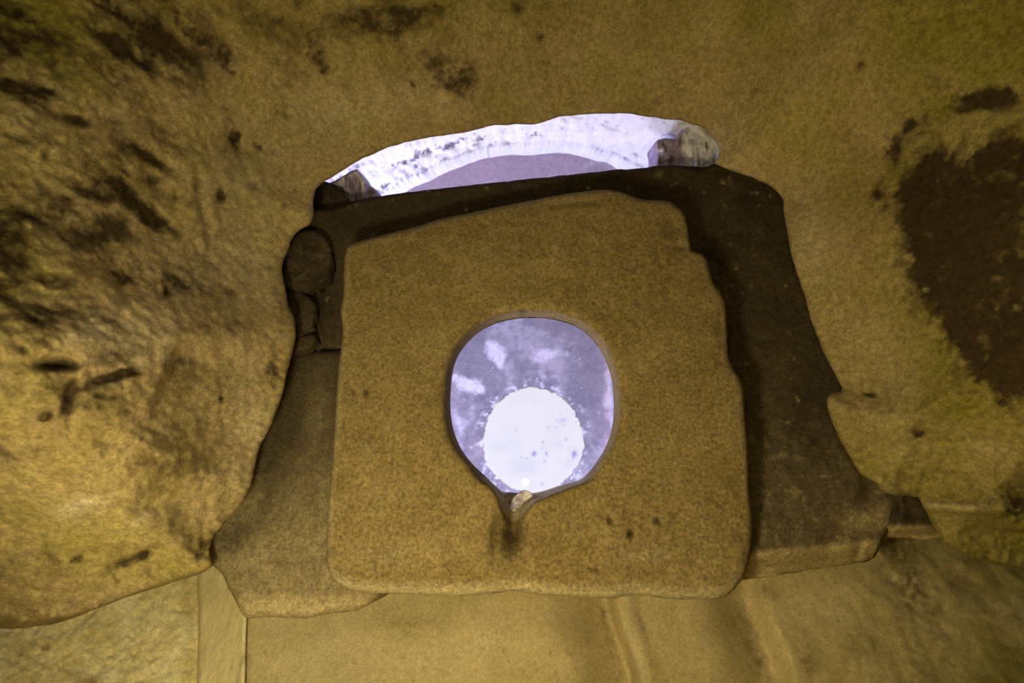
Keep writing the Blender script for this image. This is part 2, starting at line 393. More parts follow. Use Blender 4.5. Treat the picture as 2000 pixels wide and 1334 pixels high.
def rock_place(px, py, back):
    p2 = np.c_[px, py]
    A = inner_pts[:-1]; d = np.full(len(px), 1e18)
    for k in range(0, len(inner_pts), 40):
        q = inner_pts[k:k + 40]
        d = np.minimum(d, ((p2[:, None, :] - q[None]) ** 2).sum(2).min(1))
    d = np.sqrt(d)
    h = 1.03 - .50 * (1 - np.exp(-(d / 420.0) ** 1.25)) - .00006 * d
    # left and right lobes lean in lower, the crown of the vault stays high
    h = h - .05 * smooth(700, 200, px) * smooth(300, 800, py) - .03 * smooth(1500, 1900, px) * smooth(500, 900, py)
    h = np.maximum(h, .12)
    D = h / rz(py)
    D = np.minimum(D, 1.9)
    # the lower flanks would run away from the lens: hold them near the slabs
    W0 = at_depth(px, py, D)
    rough = .35 + .9 * smooth(650, 250, px) * smooth(0, 250, py) + .5 * smooth(1500, 1750, px) * smooth(700, 900, py) + .3 * smooth(160, 0, py)
    edge = smooth(0, 60, d)
    disp = rough * (.020 * fbm(W0, 4.5, 3, 21) + .013 * fbm(W0, 13, 4, 22, .6) * (.4 + .6 * edge) + (.006 + .008 * np.exp(-d / 40)) * fbm(W0, 60, 3, 23, .6))
    # chipped zones in front of the lost plaster
    st = rock_stain_shade(px, py, W0)
    disp = disp + .006 * st
    disp = disp + .017 * blobs(px + 9 * fbm(W0, 28, 3, 221, .7), py + 9 * fbm(W0, 28, 3, 225, .7), PITS) * (.75 + .7 * fbm(W0, 40, 3, 227))
    # relief the photo shows: rounded flake edge at left, ridge at its foot, nub at right
    disp = disp + .035 * smooth(300, 330, px + 25 * np.sin(py / 60.0)) * smooth(640, 720, py) * smooth(600, 340, px) * smooth(860, 720, py)
    disp = disp + .012 * smooth(385, 400, px + 12 * np.sin(py / 45.0)) * smooth(600, 430, px) * smooth(300, 380, py) * smooth(620, 430, py)
    disp = disp - .012 * blobs(px, py, [(1660, 800, 40, 30, 20, 1), (1700, 930, 60, 18, 30, 1), (1850, 990, 110, 12, 3, 1.2), (540, 600, 26, 60, -8, 1)])
    disp = disp + .02 * blobs(px, py, [(1800, 865, 110, 26, -3, .6), (1920, 1040, 90, 22, 10, .8), (1560, 390, 20, 20, 0, .5)])
    return at_depth(px, py, D + disp + back)
def rim_up(k):
    def f(W, p):
        off = ((p[:, 0] < -640) | (p[:, 0] > 2640) | (p[:, 1] < -400) | ((p[:, 1] > 1150) & (p[:, 0] > 2300)) | ((p[:, 1] > 1220) & (p[:, 0] < -250)))
        # the broken edge slopes back, wider as it rises
        c = np.array([0.0, -.3])
        R = CAM + (W - CAM) * (1 + k); R[:, :2] += (W[:, :2] - c) * k * .35
        G = W.copy(); G[:, :2] *= 1.0 + 2.5 * k; G[:, 2] = W[:, 2] * (1 - min(1, k / .07))
        R[off] = G[off]
        return R
    return f
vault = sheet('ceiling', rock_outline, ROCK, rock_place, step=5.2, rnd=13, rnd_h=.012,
              rim=[rim_up(.012), rim_up(.035), rim_up(.07)], cap=False, stain_shade=rock_stain_shade, pale_lit=rock_bleach, vignette_tint=rock_vignette)
tag(vault, 'rough yellow-brown plastered rock vault wrapped around the opening', kind='structure')

# ---------------------------------------------------------------- walls under the slabs (foot of the picture)
def wallD(px, py):
    ry = -S_ + (np.maximum(py, 1420.0) - 667.0) / F * C_
    y0 = (1.20 - .0006 * 320.0) * (-S_ + .753 * C_)          # below the frame the wall drops plumb
    return np.where(py < 1420, 1.20 - .0006 * (py - 1100.0), y0 / ry)
def to_floor(W, p):
    R = W + np.array([0, .05, 0.01]); m = p[:, 1] > 1800; R[m] = W[m]; R[m, 2] = -.03; return R
def back_place(px, py, back):
    D = wallD(px, py) + .014
    W0 = at_depth(px, py, D)
    k = (py - 1165) / 169.0
    x1 = 1183 + 38 * k + 6 * np.sin(py / 40); x2 = 1452 + 44 * k + 8 * np.sin(py / 33)
    # two shallow flutes: the face sinks towards each arris, then returns sharply
    g1 = smooth(x1 - 150, x1 + 8, px) ** 1.7 * .070 * (1 - smooth(x1 + 2, x1 + 30, px)) 
    g2 = smooth(x2 - 120, x2 + 8, px) ** 1.8 * .050 * (1 - smooth(x2 + 6, x2 + 60, px))
    ridge = -.006 * np.exp(-((px - x1 - 46) / 16) ** 2)
    far = .00010 * np.maximum(px - 1560, 0) 
    n = .007 * fbm(W0, 7, 4, 41) + .0022 * fbm(W0, 50, 4, 42, .6)
    r = smooth(1480, 1780, px) * (.012 * fbm(W0, 16, 4, 43, .6))
    return at_depth(px, py, D + g1 + g2 + ridge - far + n + r + back)
def back_stain_shade(px, py, W):
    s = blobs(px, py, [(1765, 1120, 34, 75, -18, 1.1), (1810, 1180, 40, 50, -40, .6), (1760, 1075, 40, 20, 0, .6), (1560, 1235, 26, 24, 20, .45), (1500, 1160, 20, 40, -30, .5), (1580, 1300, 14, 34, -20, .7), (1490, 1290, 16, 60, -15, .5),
        (1192, 1250, 12, 110, -14, .6), (1462, 1250, 16, 100, -15, .5), (1800, 1300, 60, 70, 0, .4), (1640, 1270, 70, 30, 0, .25), (1950, 1200, 70, 60, 0, .25), (780, 1215, 80, 14, 0, .3), (1250, 1200, 6, 60, -14, .35)])  # long dark strips at both flutes paint their shaded side
    n = fbm(W, 60, 5, 44, .7)
    return np.clip(s * (.55 + 1.3 * n) + .35 * smooth(.35, .7, fbm(W, 110, 3, 45)), 0, 1)
def back_bleach_lit(px, py, W):
    return np.clip(blobs(px, py, [(1238, 1260, 12, 110, -10, .7), (1640, 1180, 60, 60, 0, .3), (660, 1280, 90, 60, 0, .25), (1500, 1330, 40, 60, 0, .3), (1000, 1230, 120, 40, 0, .2)]) * (1 + fbm(W, 30, 4, 46)), 0, 1)  # narrow pale strip beside the first flute paints its lit arris
back_outline = spline([(474, 1110), (900, 1095), (1400, 1085), (1700, 1015), (1790, 1000), (1900, 1030), (2200, 1080), (2900, 1120), (2900, 2050), (1500, 2050), (462, 2050), (470, 1500), (477, 1334), (479, 1230)], 9)
wall = sheet('wall_back', back_outline, WALL, back_place, step=5.5, rim=[to_floor], cap=False, stain_shade=back_stain_shade, pale_lit=back_bleach_lit,
             vignette_tint=lambda px, py, W: np.clip(.75 * smooth(1450, 2000, px) * (.8 + .8 * fbm(W, 9, 3, 218)) + .2 * smooth(0, .5, fbm(W, 6, 3, 219)), 0, .8))  # lens edge cast painted over the right of the wall
tag(wall, 'smooth tan rendered wall with two upright flutes under the slab', kind='structure')

def left_place(px, py, back):
    D = wallD(px, py) + .015 - .00022 * (390 - px)
    W0 = at_depth(px, py, D)
    cr = blobs(px, py, [(170, 1240, 9, 9, 0, 1), (90, 1262, 7, 6, 0, 1.3), (260, 1243, 6, 5, 0, .8), (155, 1290, 8, 8, 0, .9), (218, 1278, 6, 4, -20, .9), (222, 1298, 9, 6, 0, .7), (262, 1277, 5, 6, 0, .8), (350, 1190, 9, 6, 0, .9), (335, 1212, 10, 9, 0, .7), (270, 1252, 5, 5, 0, .7), (60, 1250, 20, 6, 10, .4), (28, 1292, 6, 8, 30, .8), (120, 1300, 5, 7, 30, .7), (180, 1195, 14, 3, -35, .7)])
    n = .010 * fbm(W0, 9, 4, 51) + .008 * fbm(W0, 34, 4, 52, .6) + .003 * fbm(W0, 110, 3, 53)
    return at_depth(px, py, D + n + .010 * cr + back)
lw = sheet('wall_left', spline([(-900, 1150), (-300, 1120), (0, 1130), (200, 1090), (330, 1060), (398, 1068), (394, 1180), (388, 1334), (384, 1500), (380, 2050), (-900, 2050)], 8, 1.0), ROUGHW, left_place, step=4.5,
      rim=[to_floor], cap=False,
      stain_shade=lambda px, py, W: np.clip(.55 * smooth(.15, .6, fbm(W, 20, 5, 54, .6)) + blobs(px, py, [(90, 1262, 7, 6, 0, .7), (170, 1241, 8, 3, 60, .4), (40, 1330, 40, 16, 0, .4), (175, 1335, 20, 12, 0, .4), (370, 1180, 16, 50, 0, .25), (370, 1260, 12, 50, 0, .25), (0, 1280, 50, 60, 0, .3)]), 0, 1),
      pale_lit=lambda px, py, W: np.clip(.8 * smooth(.05, .5, fbm(W, 14, 4, 55)) + blobs(px, py, [(310, 1210, 50, 25, 0, .6), (60, 1225, 60, 12, 0, .4)]), 0, 1))
tag(lw, 'brightly lit rough pale plaster wall in the lower left corner', kind='structure')

def jamb_place(px, py, back):
    D = wallD(px, py) - .004 * smooth(380, 392, px)
    W0 = at_depth(px, py, D)
    return at_depth(px, py, D + .004 * fbm(W0, 8, 3, 61) + .0012 * fbm(W0, 70, 3, 62) - .004 * smooth(462, 478, px) + back)
jb = sheet('trim_1', spline([(388, 1070), (440, 1078), (485, 1110), (484, 1180), (481, 1230), (479, 1334), (474, 1500), (468, 2050), (374, 2050), (380, 1500), (386, 1334), (390, 1180)], 7, .8), JAMB, jamb_place, step=4.5, rnd=5, rnd_h=.006,
      rim=[to_floor], cap=False,
      stain_shade=lambda px, py, W: np.clip(.5 * smooth(.1, .7, fbm(W * np.array([3, .5, .5]), 30, 4, 63)), 0, 1),
      pale_lit=lambda px, py, W: .9 * smooth(472, 477, px))
tag(jb, 'smooth upright plaster jamb between rough left wall and rear wall', kind='structure')

# ---------------------------------------------------------------- bearing stones behind the keyhole slab
def flat_place(h0, amp=.004, seed=0, tilt=lambda px, py: 0.0, extra=None):
    def f(px, py, back):
        W0 = at_height(px, py, np.full(len(px), h0))
        h = h0 + tilt(px, py) + amp * (fbm(W0, 9, 4, seed) + .5 * fbm(W0, 45, 4, seed + 5, .6)) + back
        if extra is not None: h = h + extra(px, py)
        return at_height(px, py, h)
    return f
def up(t, pull=0.0):
    def f(W, p):
        c = W.mean(0); R = W.copy(); R[:, 2] = R[:, 2] + t * 1.0; R[:, :2] += (c[:2] - W[:, :2]) * pull; return R
    return f
def up_to(z, frac, nz=.004, seed=0):
    def f(W, p):
        R = W.copy(); R[:, 2] = W[:, 2] + (z + 1.5 - W[:, 2]) * frac
        n = fbm(W, 30, 3, seed); R[:, 0] += nz * n; R[:, 1] -= nz * n
        return R
    return f
GROUP = 'bearing stones carrying the keyhole slab'
top_pts = [(525, 684), (515, 620), (510, 540), (525, 470), (560, 425), (605, 412), (650, 407), (684, 395), (740, 383), (800, 375), (860, 369), (930, 361), (1000, 353), (1070, 346), (1150, 338), (1210, 331), (1250, 329), (1290, 323), (1330, 324), (1375, 327), (1400, 318), (1440, 316), (1500, 330),
   (1560, 390), (1580, 470), (1610, 560), (1640, 648), (1670, 720), (1680, 800), (1700, 880), (1722, 940), (1750, 965), (1752, 1000), (1738, 1030), (1722, 1052), (1716, 1075), (1704, 1092), (1680, 1100), (1640, 1106), (1580, 1114), (1520, 1124), (1470, 1131),
   (1400, 1134), (1370, 1100), (1340, 1000), (1322, 800), (1318, 620), (1310, 540), (1270, 490), (1180, 462), (1080, 470), (900, 500), (790, 540), (762, 600), (755, 682), (650, 680)]
def right_extra(px, py):
    line = 1085 + (1475 - px) * .10
    ch = smooth(line - 6, line + 45, py)
    return (-.058 * smooth(700, 1080, py) + .085 * ch
            + .006 * ch * np.sin(py * .55 + px * .03) + .012 * blobs(px, py, [(1620, 1072, 22, 12, 0, 1), (1677, 1078, 6, 22, 25, 1.2), (1500, 850, 16, 30, 0, .5)])
            + .010 * blobs(px, py, [(1470, 660, 40, 12, 10, 1), (1480, 720, 50, 10, -10, .8)]) + .02 * blobs(px, py, [(1700, 970, 26, 30, 30, 1)]))
def top_extra(px, py):
    e = .012 * blobs(px, py, [(610, 560, 24, 90, 0, 1)])
    W_ = np.c_[px, py, np.zeros(len(px))] / 1000.0
    return e + (.02 * smooth(640, 684, py) * smooth(760, 700, px) * .4) + np.where(px > 1250, right_extra(px, py), 0.0) + .006 * smooth(560, 700, py) * smooth(1300, 1400, px) * fbm(W_, 22, 4, 91)
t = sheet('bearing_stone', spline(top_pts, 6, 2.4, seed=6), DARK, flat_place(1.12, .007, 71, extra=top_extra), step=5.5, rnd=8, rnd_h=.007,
      rim=[up_to(1.20, .5, .004, 3), up_to(1.24, 1.0, .006, 4)],
      stain_shade=lambda px, py, W: np.clip(.8 * smooth(.1, .6, fbm(W, 12, 4, 72)) * smooth(1150, 850, py) + blobs(px, py, [(1455, 395, 22, 14, 0, .5), (620, 600, 20, 60, 0, .4), (1600, 760, 60, 120, 10, .4)]), 0, 1),  # dark patches fade downward, painting the shade at the top
      pale_lit=lambda px, py, W: np.clip(.6 * smooth(.45, .7, fbm(W, 60, 3, 73)) + .8 * blobs(px, py, [(1288, 341, 7, 6, 0, .5), (1425, 350, 4, 6, 0, .5)])
              + (px > 1300) * (.95 * smooth(1070, 1092, py + (px - 1475) * .10) + .36 * smooth(.1, .6, fbm(W, 45, 5, 93, .7)) * smooth(600, 1000, py) + .14 * smooth(600, 1000, py)) + blobs(px, py, [(1690, 1010, 40, 30, 0, .5)]), 0, .9))  # light painted in: paler toward the foot and on the chamfer
tag(t, 'long shade-darkened stone crossing above the slab and down its right side', 'stone', GROUP)

left_pts = [(556, 690), (640, 684), (755, 688), (770, 800), (775, 1000), (775, 1120), (748, 1158), (722, 1180), (690, 1193), (640, 1200), (600, 1206), (560, 1207), (520, 1205), (480, 1207), (468, 1190), (450, 1155), (432, 1120), (416, 1104), (380, 1085), (365, 1050),
   (420, 980), (450, 900), (480, 830), (510, 770), (530, 720)]
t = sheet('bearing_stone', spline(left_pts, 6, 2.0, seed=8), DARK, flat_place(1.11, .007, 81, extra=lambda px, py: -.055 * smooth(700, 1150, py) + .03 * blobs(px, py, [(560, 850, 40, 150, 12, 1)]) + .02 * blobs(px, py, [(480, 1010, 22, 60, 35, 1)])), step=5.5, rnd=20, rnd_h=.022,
      rim=[up_to(1.19, .5, .004, 5), up_to(1.23, 1.0, .006, 6)],
      stain_shade=lambda px, py, W: np.clip(.7 * smooth(.1, .6, fbm(W, 14, 4, 82)) * smooth(1150, 800, py) + blobs(px, py, [(530, 900, 26, 100, 15, .5), (450, 1050, 30, 40, 40, .5)]), 0, 1),  # dark patches thin out downward as painted shade
      pale_lit=lambda px, py, W: np.clip(.6 * smooth(1150, 1200, py) + .42 * smooth(740, 1080, py) * (1 + .6 * fbm(W, 60, 4, 83, .7)) + .4 * blobs(px, py, [(620, 800, 30, 80, 0, .5)]), 0, .8))  # light painted in: the stone pales toward its lower end
tag(t, 'brown stone left of the slab, its lower corner ending above the jamb', 'stone', GROUP)

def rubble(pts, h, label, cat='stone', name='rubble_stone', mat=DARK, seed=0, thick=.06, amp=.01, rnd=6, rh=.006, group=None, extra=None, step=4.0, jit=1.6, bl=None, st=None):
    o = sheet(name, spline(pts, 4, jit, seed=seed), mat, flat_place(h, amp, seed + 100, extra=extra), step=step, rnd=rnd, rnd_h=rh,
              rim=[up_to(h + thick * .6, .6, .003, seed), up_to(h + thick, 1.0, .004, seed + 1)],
              stain_shade=st or (lambda px, py, W: np.clip(.6 * smooth(.0, .5, fbm(W, 30, 4, seed)), 0, 1)), pale_lit=bl)
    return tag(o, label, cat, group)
RG = 'rubble stones wedged behind the rock edge'
rubble([(546, 520), (556, 486), (575, 462), (606, 450), (634, 462), (646, 490), (640, 530), (622, 556), (590, 566), (560, 560)], 1.085, 'rounded dark rubble stone wedged at the upper left rock edge', seed=11, group=RG, amp=.02, jit=9)
rubble([(566, 566), (600, 572), (618, 600), (612, 640), (590, 668), (566, 664), (560, 620)], 1.092, 'narrow dark rubble stone in the left crevice halfway up', seed=13, group=RG, amp=.018, jit=8)
rubble([(556, 668), (590, 654), (612, 652), (618, 664), (604, 680), (580, 690), (556, 692)], 1.085, 'small flat dark stone in the left crevice at the joint', seed=15, group=RG, amp=.01, rnd=8, rh=.01)
rubble([(590, 380), (612, 358), (640, 356), (664, 372), (684, 394), (664, 410), (636, 420), (610, 446), (590, 440)], 1.17, 'dark angular stone under the left tip of the bright gap', seed=17, group=RG, amp=.012, rnd=8, thick=.08)
rubble([(1745, 925), (1800, 940), (1850, 985), (1858, 1040), (1812, 1053), (1770, 1050), (1738, 1048), (1752, 1010), (1756, 975)], 1.045, 'wedge stone with a pale underside right of the beam stone end', seed=19, group=RG, amp=.016, rnd=7, rh=.008, thick=.09, jit=5,
       extra=lambda px, py: .05 * smooth(1028, 1048, py), bl=lambda px, py, W: np.clip(.95 * smooth(1020, 1034, py), 0, .9))

# ---------------------------------------------------------------- the keyhole slab
slab_pts = [(675, 492), (682, 478), (700, 471), (740, 461), (800, 446), (850, 431), (900, 419), (1000, 399), (1040, 391), (1080, 383), (1130, 375), (1180, 371), (1212, 375), (1240, 385), (1262, 391), (1290, 392), (1308, 394), (1328, 408), (1338, 420), (1343, 440), (1348, 470), (1353, 490), (1368, 494), (1378, 504),
   (1386, 530), (1396, 556), (1410, 574), (1417, 600), (1420, 650), (1422, 690), (1430, 715), (1446, 742), (1453, 775), (1456, 820), (1461, 870), (1463, 950), (1469, 1010), (1468, 1060), (1460, 1105), (1448, 1134), (1425, 1160), (1390, 1171), (1330, 1171), (1290, 1168), (1240, 1163), (1200, 1168), (1150, 1167), (1100, 1165), (1040, 1161),
   (1005, 1154), (975, 1158), (920, 1163), (860, 1164), (800, 1161), (720, 1158), (680, 1150), (655, 1134), (641, 1112), (637, 1085), (639, 1030), (643, 960), (650, 890), (655, 820), (659, 740), (665, 690), (669, 640), (666, 610), (671, 570), (671, 530)]
rim_top = [(1040, 620), (1085, 624), (1128, 639), (1158, 664), (1180, 698), (1194, 740), (1199, 785), (1196, 830), (1184, 870), (1164, 904), (1145, 927), (1128, 939), (1100, 946), (1076, 954), (1056, 960), (1040, 963), (1028, 964), (1014, 963), (1000, 962), (990, 961), (981, 960), (972, 953), (948, 930), (922, 905), (900, 875), (886, 840), (880, 800), (881, 755), (887, 715), (903, 682), (928, 655), (960, 634), (1000, 623)]
rim_bot = [(1040, 600), (1092, 605), (1140, 621), (1174, 650), (1199, 690), (1212, 735), (1216, 785), (1211, 835), (1196, 878), (1172, 912), (1152, 934), (1130, 947), (1104, 957), (1080, 966), (1058, 975), (1043, 983), (1028, 1000), (1014, 1020), (1003, 1024), (990, 1018), (979, 996), (969, 966), (938, 934), (910, 905), (886, 878), (870, 843), (863, 800), (864, 752), (872, 706), (890, 668), (918, 638), (952, 615), (996, 602)]
N_SUB = 8
def resample(pts, k):
    P = np.array(pts, float); n = len(P); out = []
    for i in range(n):
        p0, p1, p2, p3 = P[i-1], P[i], P[(i+1) % n], P[(i+2) % n]
        for j in range(k):
            t = j / k; t2 = t*t; t3 = t2*t
            out.append(.5*((2*p1)+(-p0+p2)*t+(2*p0-5*p1+4*p2-p3)*t2+(-p0+3*p1-3*p2+p3)*t3))
    return np.array(out)
RT = resample(rim_top, N_SUB); RB = resample(rim_bot, N_SUB)
wgt = (.45 * smooth(935, 900, RB[:, 1]))[:, None]; RB = RB * (1 - wgt) + RT * wgt
j3 = np.c_[RB, np.zeros(len(RB))]
RB = RB + 1.2 * np.c_[fbm(j3, 1/14, 3, 5), fbm(j3, 1/14, 3, 6)]
SLAB_H, SLAB_T = 1.0, .112
def slab_place(px, py, back):
    W0 = at_height(px, py, np.full(len(px), SLAB_H))
    pits = blobs(px, py, [(1192, 1018, 5, 8, -20, 1), (1232, 1042, 6, 9, 0, 1.1), (1285, 1018, 4, 9, -40, 1), (1164, 1112, 9, 4, 0, .7), (716, 766, 5, 7, 0, 1), (690, 762, 3, 6, 0, .7), (691, 780, 3, 3, 0, .7), (724, 852, 9, 3, -40, .8), (682, 912, 3, 6, 0, .6), (698, 947, 3, 4, 0, .6), (706, 942, 3, 3, 0, .6),
        (1020, 609, 8, 3, 0, .9), (1056, 607, 6, 2.5, 0, .6), (1089, 620, 8, 3, 15, .9), (956, 626, 6, 3, -25, .7), (922, 655, 9, 3, -40, .8), (1125, 634, 7, 3, 30, .8), (1158, 655, 9, 4, 55, .8), (1205, 748, 3, 7, 0, .6), (874, 810, 4, 5, 0, .6), (948, 438, 7, 4, 0, .5), (1320, 1050, 4, 4, 0, .5)])
    chips = blobs(px, py, [(1318, 450, 18, 36, -20, 1), (1330, 482, 24, 10, 0, .9), (1410, 640, 10, 50, 0, .7), (1440, 1112, 10, 12, 0, -.4), (1120, 395, 70, 10, -6, .5)])
    groove = blobs(px, py, [(1002, 1035, 22, 40, 3, 1.0), (968, 1050, 10, 45, 8, .25)]) * (py > 900)
    h = SLAB_H + .006 * fbm(W0, 5, 3, 111) + .0022 * fbm(W0, 40, 4, 112, .65) + .010 * pits + .010 * chips + .055 * groove + back
    # long low steps running over the face
    h = h + .003 * np.sin(px * .004 + (py + .25 * px) * .018) * smooth(700, 500, py)
    return at_height(px, py, h)
outer_loop = spline(slab_pts, 4.5, 1.6, seed=12)
v2, tris, be = triangulate(outer_loop, [RB], 4.2)
do = dist_to(outer_loop, v2); di = dist_to(RB, v2)
def roundover(d, r, hgt):
    t = np.clip(d / r, 0, 1); return hgt * (1 - np.sqrt(np.clip(1 - (1 - t) ** 2, 0, 1)))
low = smooth(1000, 1120, v2[:, 1])
back = roundover(do, 13 + 16 * low, .016 + .018 * low) + roundover(di, 20 - 13 * smooth(925, 955, v2[:, 1]), .020 - .014 * smooth(925, 955, v2[:, 1]))
W = slab_place(v2[:, 0], v2[:, 1], back)
a, b, c = W[tris[0, 0]], W[tris[0, 1]], W[tris[0, 2]]
if np.dot(np.cross(b - a, c - a), CAM - a) < 0: tris = tris[:, ::-1]; be = be[:, ::-1]
def slab_stain_shade(px, py, W):
    p = blobs(px, py, [(1192, 1018, 5, 8, -20, .9), (1232, 1042, 6, 9, 0, 1), (1285, 1018, 4, 9, -40, .9), (1164, 1112, 9, 4, 0, .7), (716, 766, 5, 7, 0, 1), (691, 770, 4, 9, 0, .5), (1020, 609, 8, 3, 0, .9), (1089, 620, 8, 3, 15, .9), (922, 655, 9, 3, -40, .6), (1125, 634, 7, 3, 30, .6), (1158, 655, 9, 4, 55, .6), (724, 852, 9, 3, -40, .6)])  # pits carry painted shade as well as relief
    recess_shade = blobs(px, py, [(1002, 1045, 17, 32, 0, .85), (970, 1060, 12, 40, 8, .3), (1440, 1050, 16, 14, 0, .35), (1330, 450, 14, 30, -20, .25), (800, 640, 60, 10, -25, .15)])  # groove and chipped recesses darkened with painted shade
    sp = .55 * smooth(.38, .7, fbm(W, 95, 4, 113, .7)) * (.35 + .65 * smooth(700, 1000, py))
    return np.clip(p + recess_shade + sp + .12 * smooth(.1, .6, fbm(W, 9, 4, 114)), 0, 1)
def slab_bleach_lit(px, py, W):
    return np.clip(.35 * smooth(.2, .7, fbm(W, 75, 4, 115, .7)) * smooth(600, 1000, py) + .65 * smooth(1100, 1150, py) * smooth(34, 6, do) + .3 * smooth(16, 3, do) + blobs(px, py, [(1450, 1110, 7, 7, 0, .9), (1250, 1085, 60, 14, -8, .2), (750, 1085, 90, 30, 0, .15)])  # pale edges are painted highlights; the flecks belong to the stone
                   , 0, .8)
n = len(W); bi = np.unique(be); idx = -np.ones(n, int); idx[bi] = np.arange(len(bi)); e = idx[be]
hole_m = di[bi] < .01
# each rim vertex of the hole is matched to its point on the traced upper rim
near = ((v2[bi][:, None, :] - RB[None]) ** 2).sum(2).argmin(1)
def ring(f):
    R = W[bi].copy(); ztop = CAM[2] + SLAB_H + SLAB_T
    Tw = at_height(RT[near, 0], RT[near, 1], np.full(len(bi), SLAB_H + SLAB_T))
    nz = fbm(W[bi], 40, 3, 120)[:, None]
    H = W[bi] * (1 - f) + Tw * f
    # the wall of the hole bellies a little
    O = W[bi].copy(); O[:, 2] = W[bi][:, 2] * (1 - f) + ztop * f; O[:, :2] += .004 * nz * min(1, f * 3)
    R = np.where(hole_m[:, None], H, O); return R
st = slab_stain_shade(v2[:, 0], v2[:, 1], W); s2 = slab_bleach_lit(v2[:, 0], v2[:, 1], W)
V = [W]; FC = [tris]; A1 = [st]; A2 = [s2]; prev = bi.copy(); base = n
for f in (.2, .5, .8, 1.0):
    V.append(ring(f)); A1.append(st[bi] * .4); A2.append(np.where(hole_m, .8 * smooth(925, 950, v2[bi][:, 1]), s2[bi])); cur = base + np.arange(len(bi))  # throat wall paled to paint light falling from the upper room
    P, Q, R_, T_ = prev[e[:, 1]], prev[e[:, 0]], cur[e[:, 0]], cur[e[:, 1]]
    FC.append(np.c_[P, Q, R_]); FC.append(np.c_[P, R_, T_]); prev = cur; base += len(bi)
m = idx >= 0; mp = np.where(m, prev[np.maximum(idx, 0)], base + np.cumsum(~m) - 1)
top = W.copy(); top[:, 2] = CAM[2] + SLAB_H + SLAB_T
Tall = at_height(RT[:, 0], RT[:, 1], np.full(len(RT), SLAB_H + SLAB_T)); RBw = at_height(RB[:, 0], RB[:, 1], np.full(len(RB), SLAB_H + .02))
nn = np.concatenate([((v2[q:q + 8000][:, None, :] - RB[None]) ** 2).sum(2).argmin(1) for q in range(0, n, 8000)])
top[:, :2] += (Tall - RBw)[nn, :2] * np.exp(-di / 45.0)[:, None] * smooth(0, 40, do)[:, None]
V.append(top[~m]); A1.append(st[~m]); A2.append(s2[~m]); FC.append(mp[tris][:, ::-1])
slab = link('keyhole_slab', np.vstack(V), np.vstack(FC), SLAB, attrs={'stain_shade': np.concatenate(A1), 'bleach_lit': np.concatenate(A2)})
tag(slab, 'square brown sandstone slab with a keyhole-shaped hole seen from below', 'slab')

# crumbs lodged in the throat of the keyhole
rubble([(996, 997), (1000, 982), (1007, 970), (1016, 961), (1032, 958), (1042, 966), (1035, 982), (1028, 996), (1026, 1007), (1017, 1000), (1006, 999)], 1.075, 'small pale stone chip lodged in the pointed throat of the keyhole', cat='stone chip', name='stone_chip', mat=MAUVE, seed=23,
       amp=.012, rnd=1.5, rh=.003, thick=.03, step=1.6, jit=5, bl=lambda px, py, W: np.clip(.5 + fbm(W, 90, 3, 24), 0, 1))

# ---------------------------------------------------------------- the upper room seen through the gap and the hole
gap_low = [(700, 404), (742, 380), (770, 366), (800, 349), (830, 337), (862, 321), (900, 306), (930, 296), (960, 289), (1000, 285), (1030, 286), (1065, 283), (1095, 280), (1120, 283), (1150, 289), (1180, 298), (1200, 302), (1225, 316), (1250, 327), (1290, 352), (1330, 380)]
def white_place(px, py, back):
    dg = np.sqrt(((np.c_[px, py][:, None, :] - spline(gap_low, 10, closed=False)[None]) ** 2).sum(2).min(1))
    D = 1.80 - .36 * np.clip(dg / 120, 0, 1) 
    W0 = at_depth(px, py, D)
    r = ridged(W0 * np.array([1, .32, .32]), 24, 4, 131)
    n = .016 * fbm(W0, 8, 3, 132) + .022 * r + .008 * fbm(W0, 60, 3, 133)
    l1 = blobs(px, py, [(735, 365, 22, 8, -25, .8), (835, 294, 26, 9, -12, 1.2), (790, 315, 30, 8, -20, .8), (930, 268, 22, 9, -5, 1.3), (885, 284, 14, 7, -20, .9), (1040, 262, 20, 6, 0, .6), (1200, 248, 24, 8, 15, .8), (1360, 275, 12, 8, 20, .9), (1250, 300, 20, 5, 10, .5), (1330, 258, 20, 5, 20, .5)])
    return at_depth(px, py, D + (n + .02 * l1) * (.25 + .75 * smooth(0, 8, dg)) + back)
def white_crevice_shade(px, py, W):
    l1 = blobs(px, py, [(750, 364, 16, 6, -25, 1), (835, 294, 22, 7, -14, .9), (790, 317, 26, 7, -20, .7), (925, 268, 24, 8, -5, 1), (880, 284, 14, 6, -20, .8), (1045, 262, 20, 6, 0, .6), (1205, 245, 26, 7, 15, .6), (1360, 275, 8, 5, 20, .9), (1255, 300, 20, 5, 10, .4), (1100, 240, 16, 5, 0, .5), (700, 350, 20, 20, 0, .5), (800, 330, 30, 6, -25, .6), (1310, 280, 20, 10, 0, .5), (1000, 255, 30, 6, 0, .4), (870, 310, 20, 4, -25, .5)])
    n = fbm(W * np.array([.8, .4, .4]), 75, 4, 134, .75)
    return np.clip(smooth(.26, .52, l1 * .55 + 1.2 * n * (.4 + l1)) * .9 + .5 * smooth(.42, .6, fbm(W * np.array([.8, .4, .4]), 130, 3, 136, .7)), 0, 1)  # shade of the crevices painted dark on the white
white_outline = np.vstack([spline(gap_low, 4, 3.0, closed=False), np.array([(1450, 345), (1480, 300), (1440, 150), (1200, 120), (900, 140), (640, 250), (590, 365), (620, 410)], float)])
def white_rim(W, p):
    return W + np.array([0, -.06, .12])
wt = sheet('wall_front', white_outline, WHITE, white_place, step=3.4, rim=[white_rim], cap=False, stain_shade=white_crevice_shade)
tag(wt, 'rough limewashed rubble arch of the brightly lit room above', kind='structure')

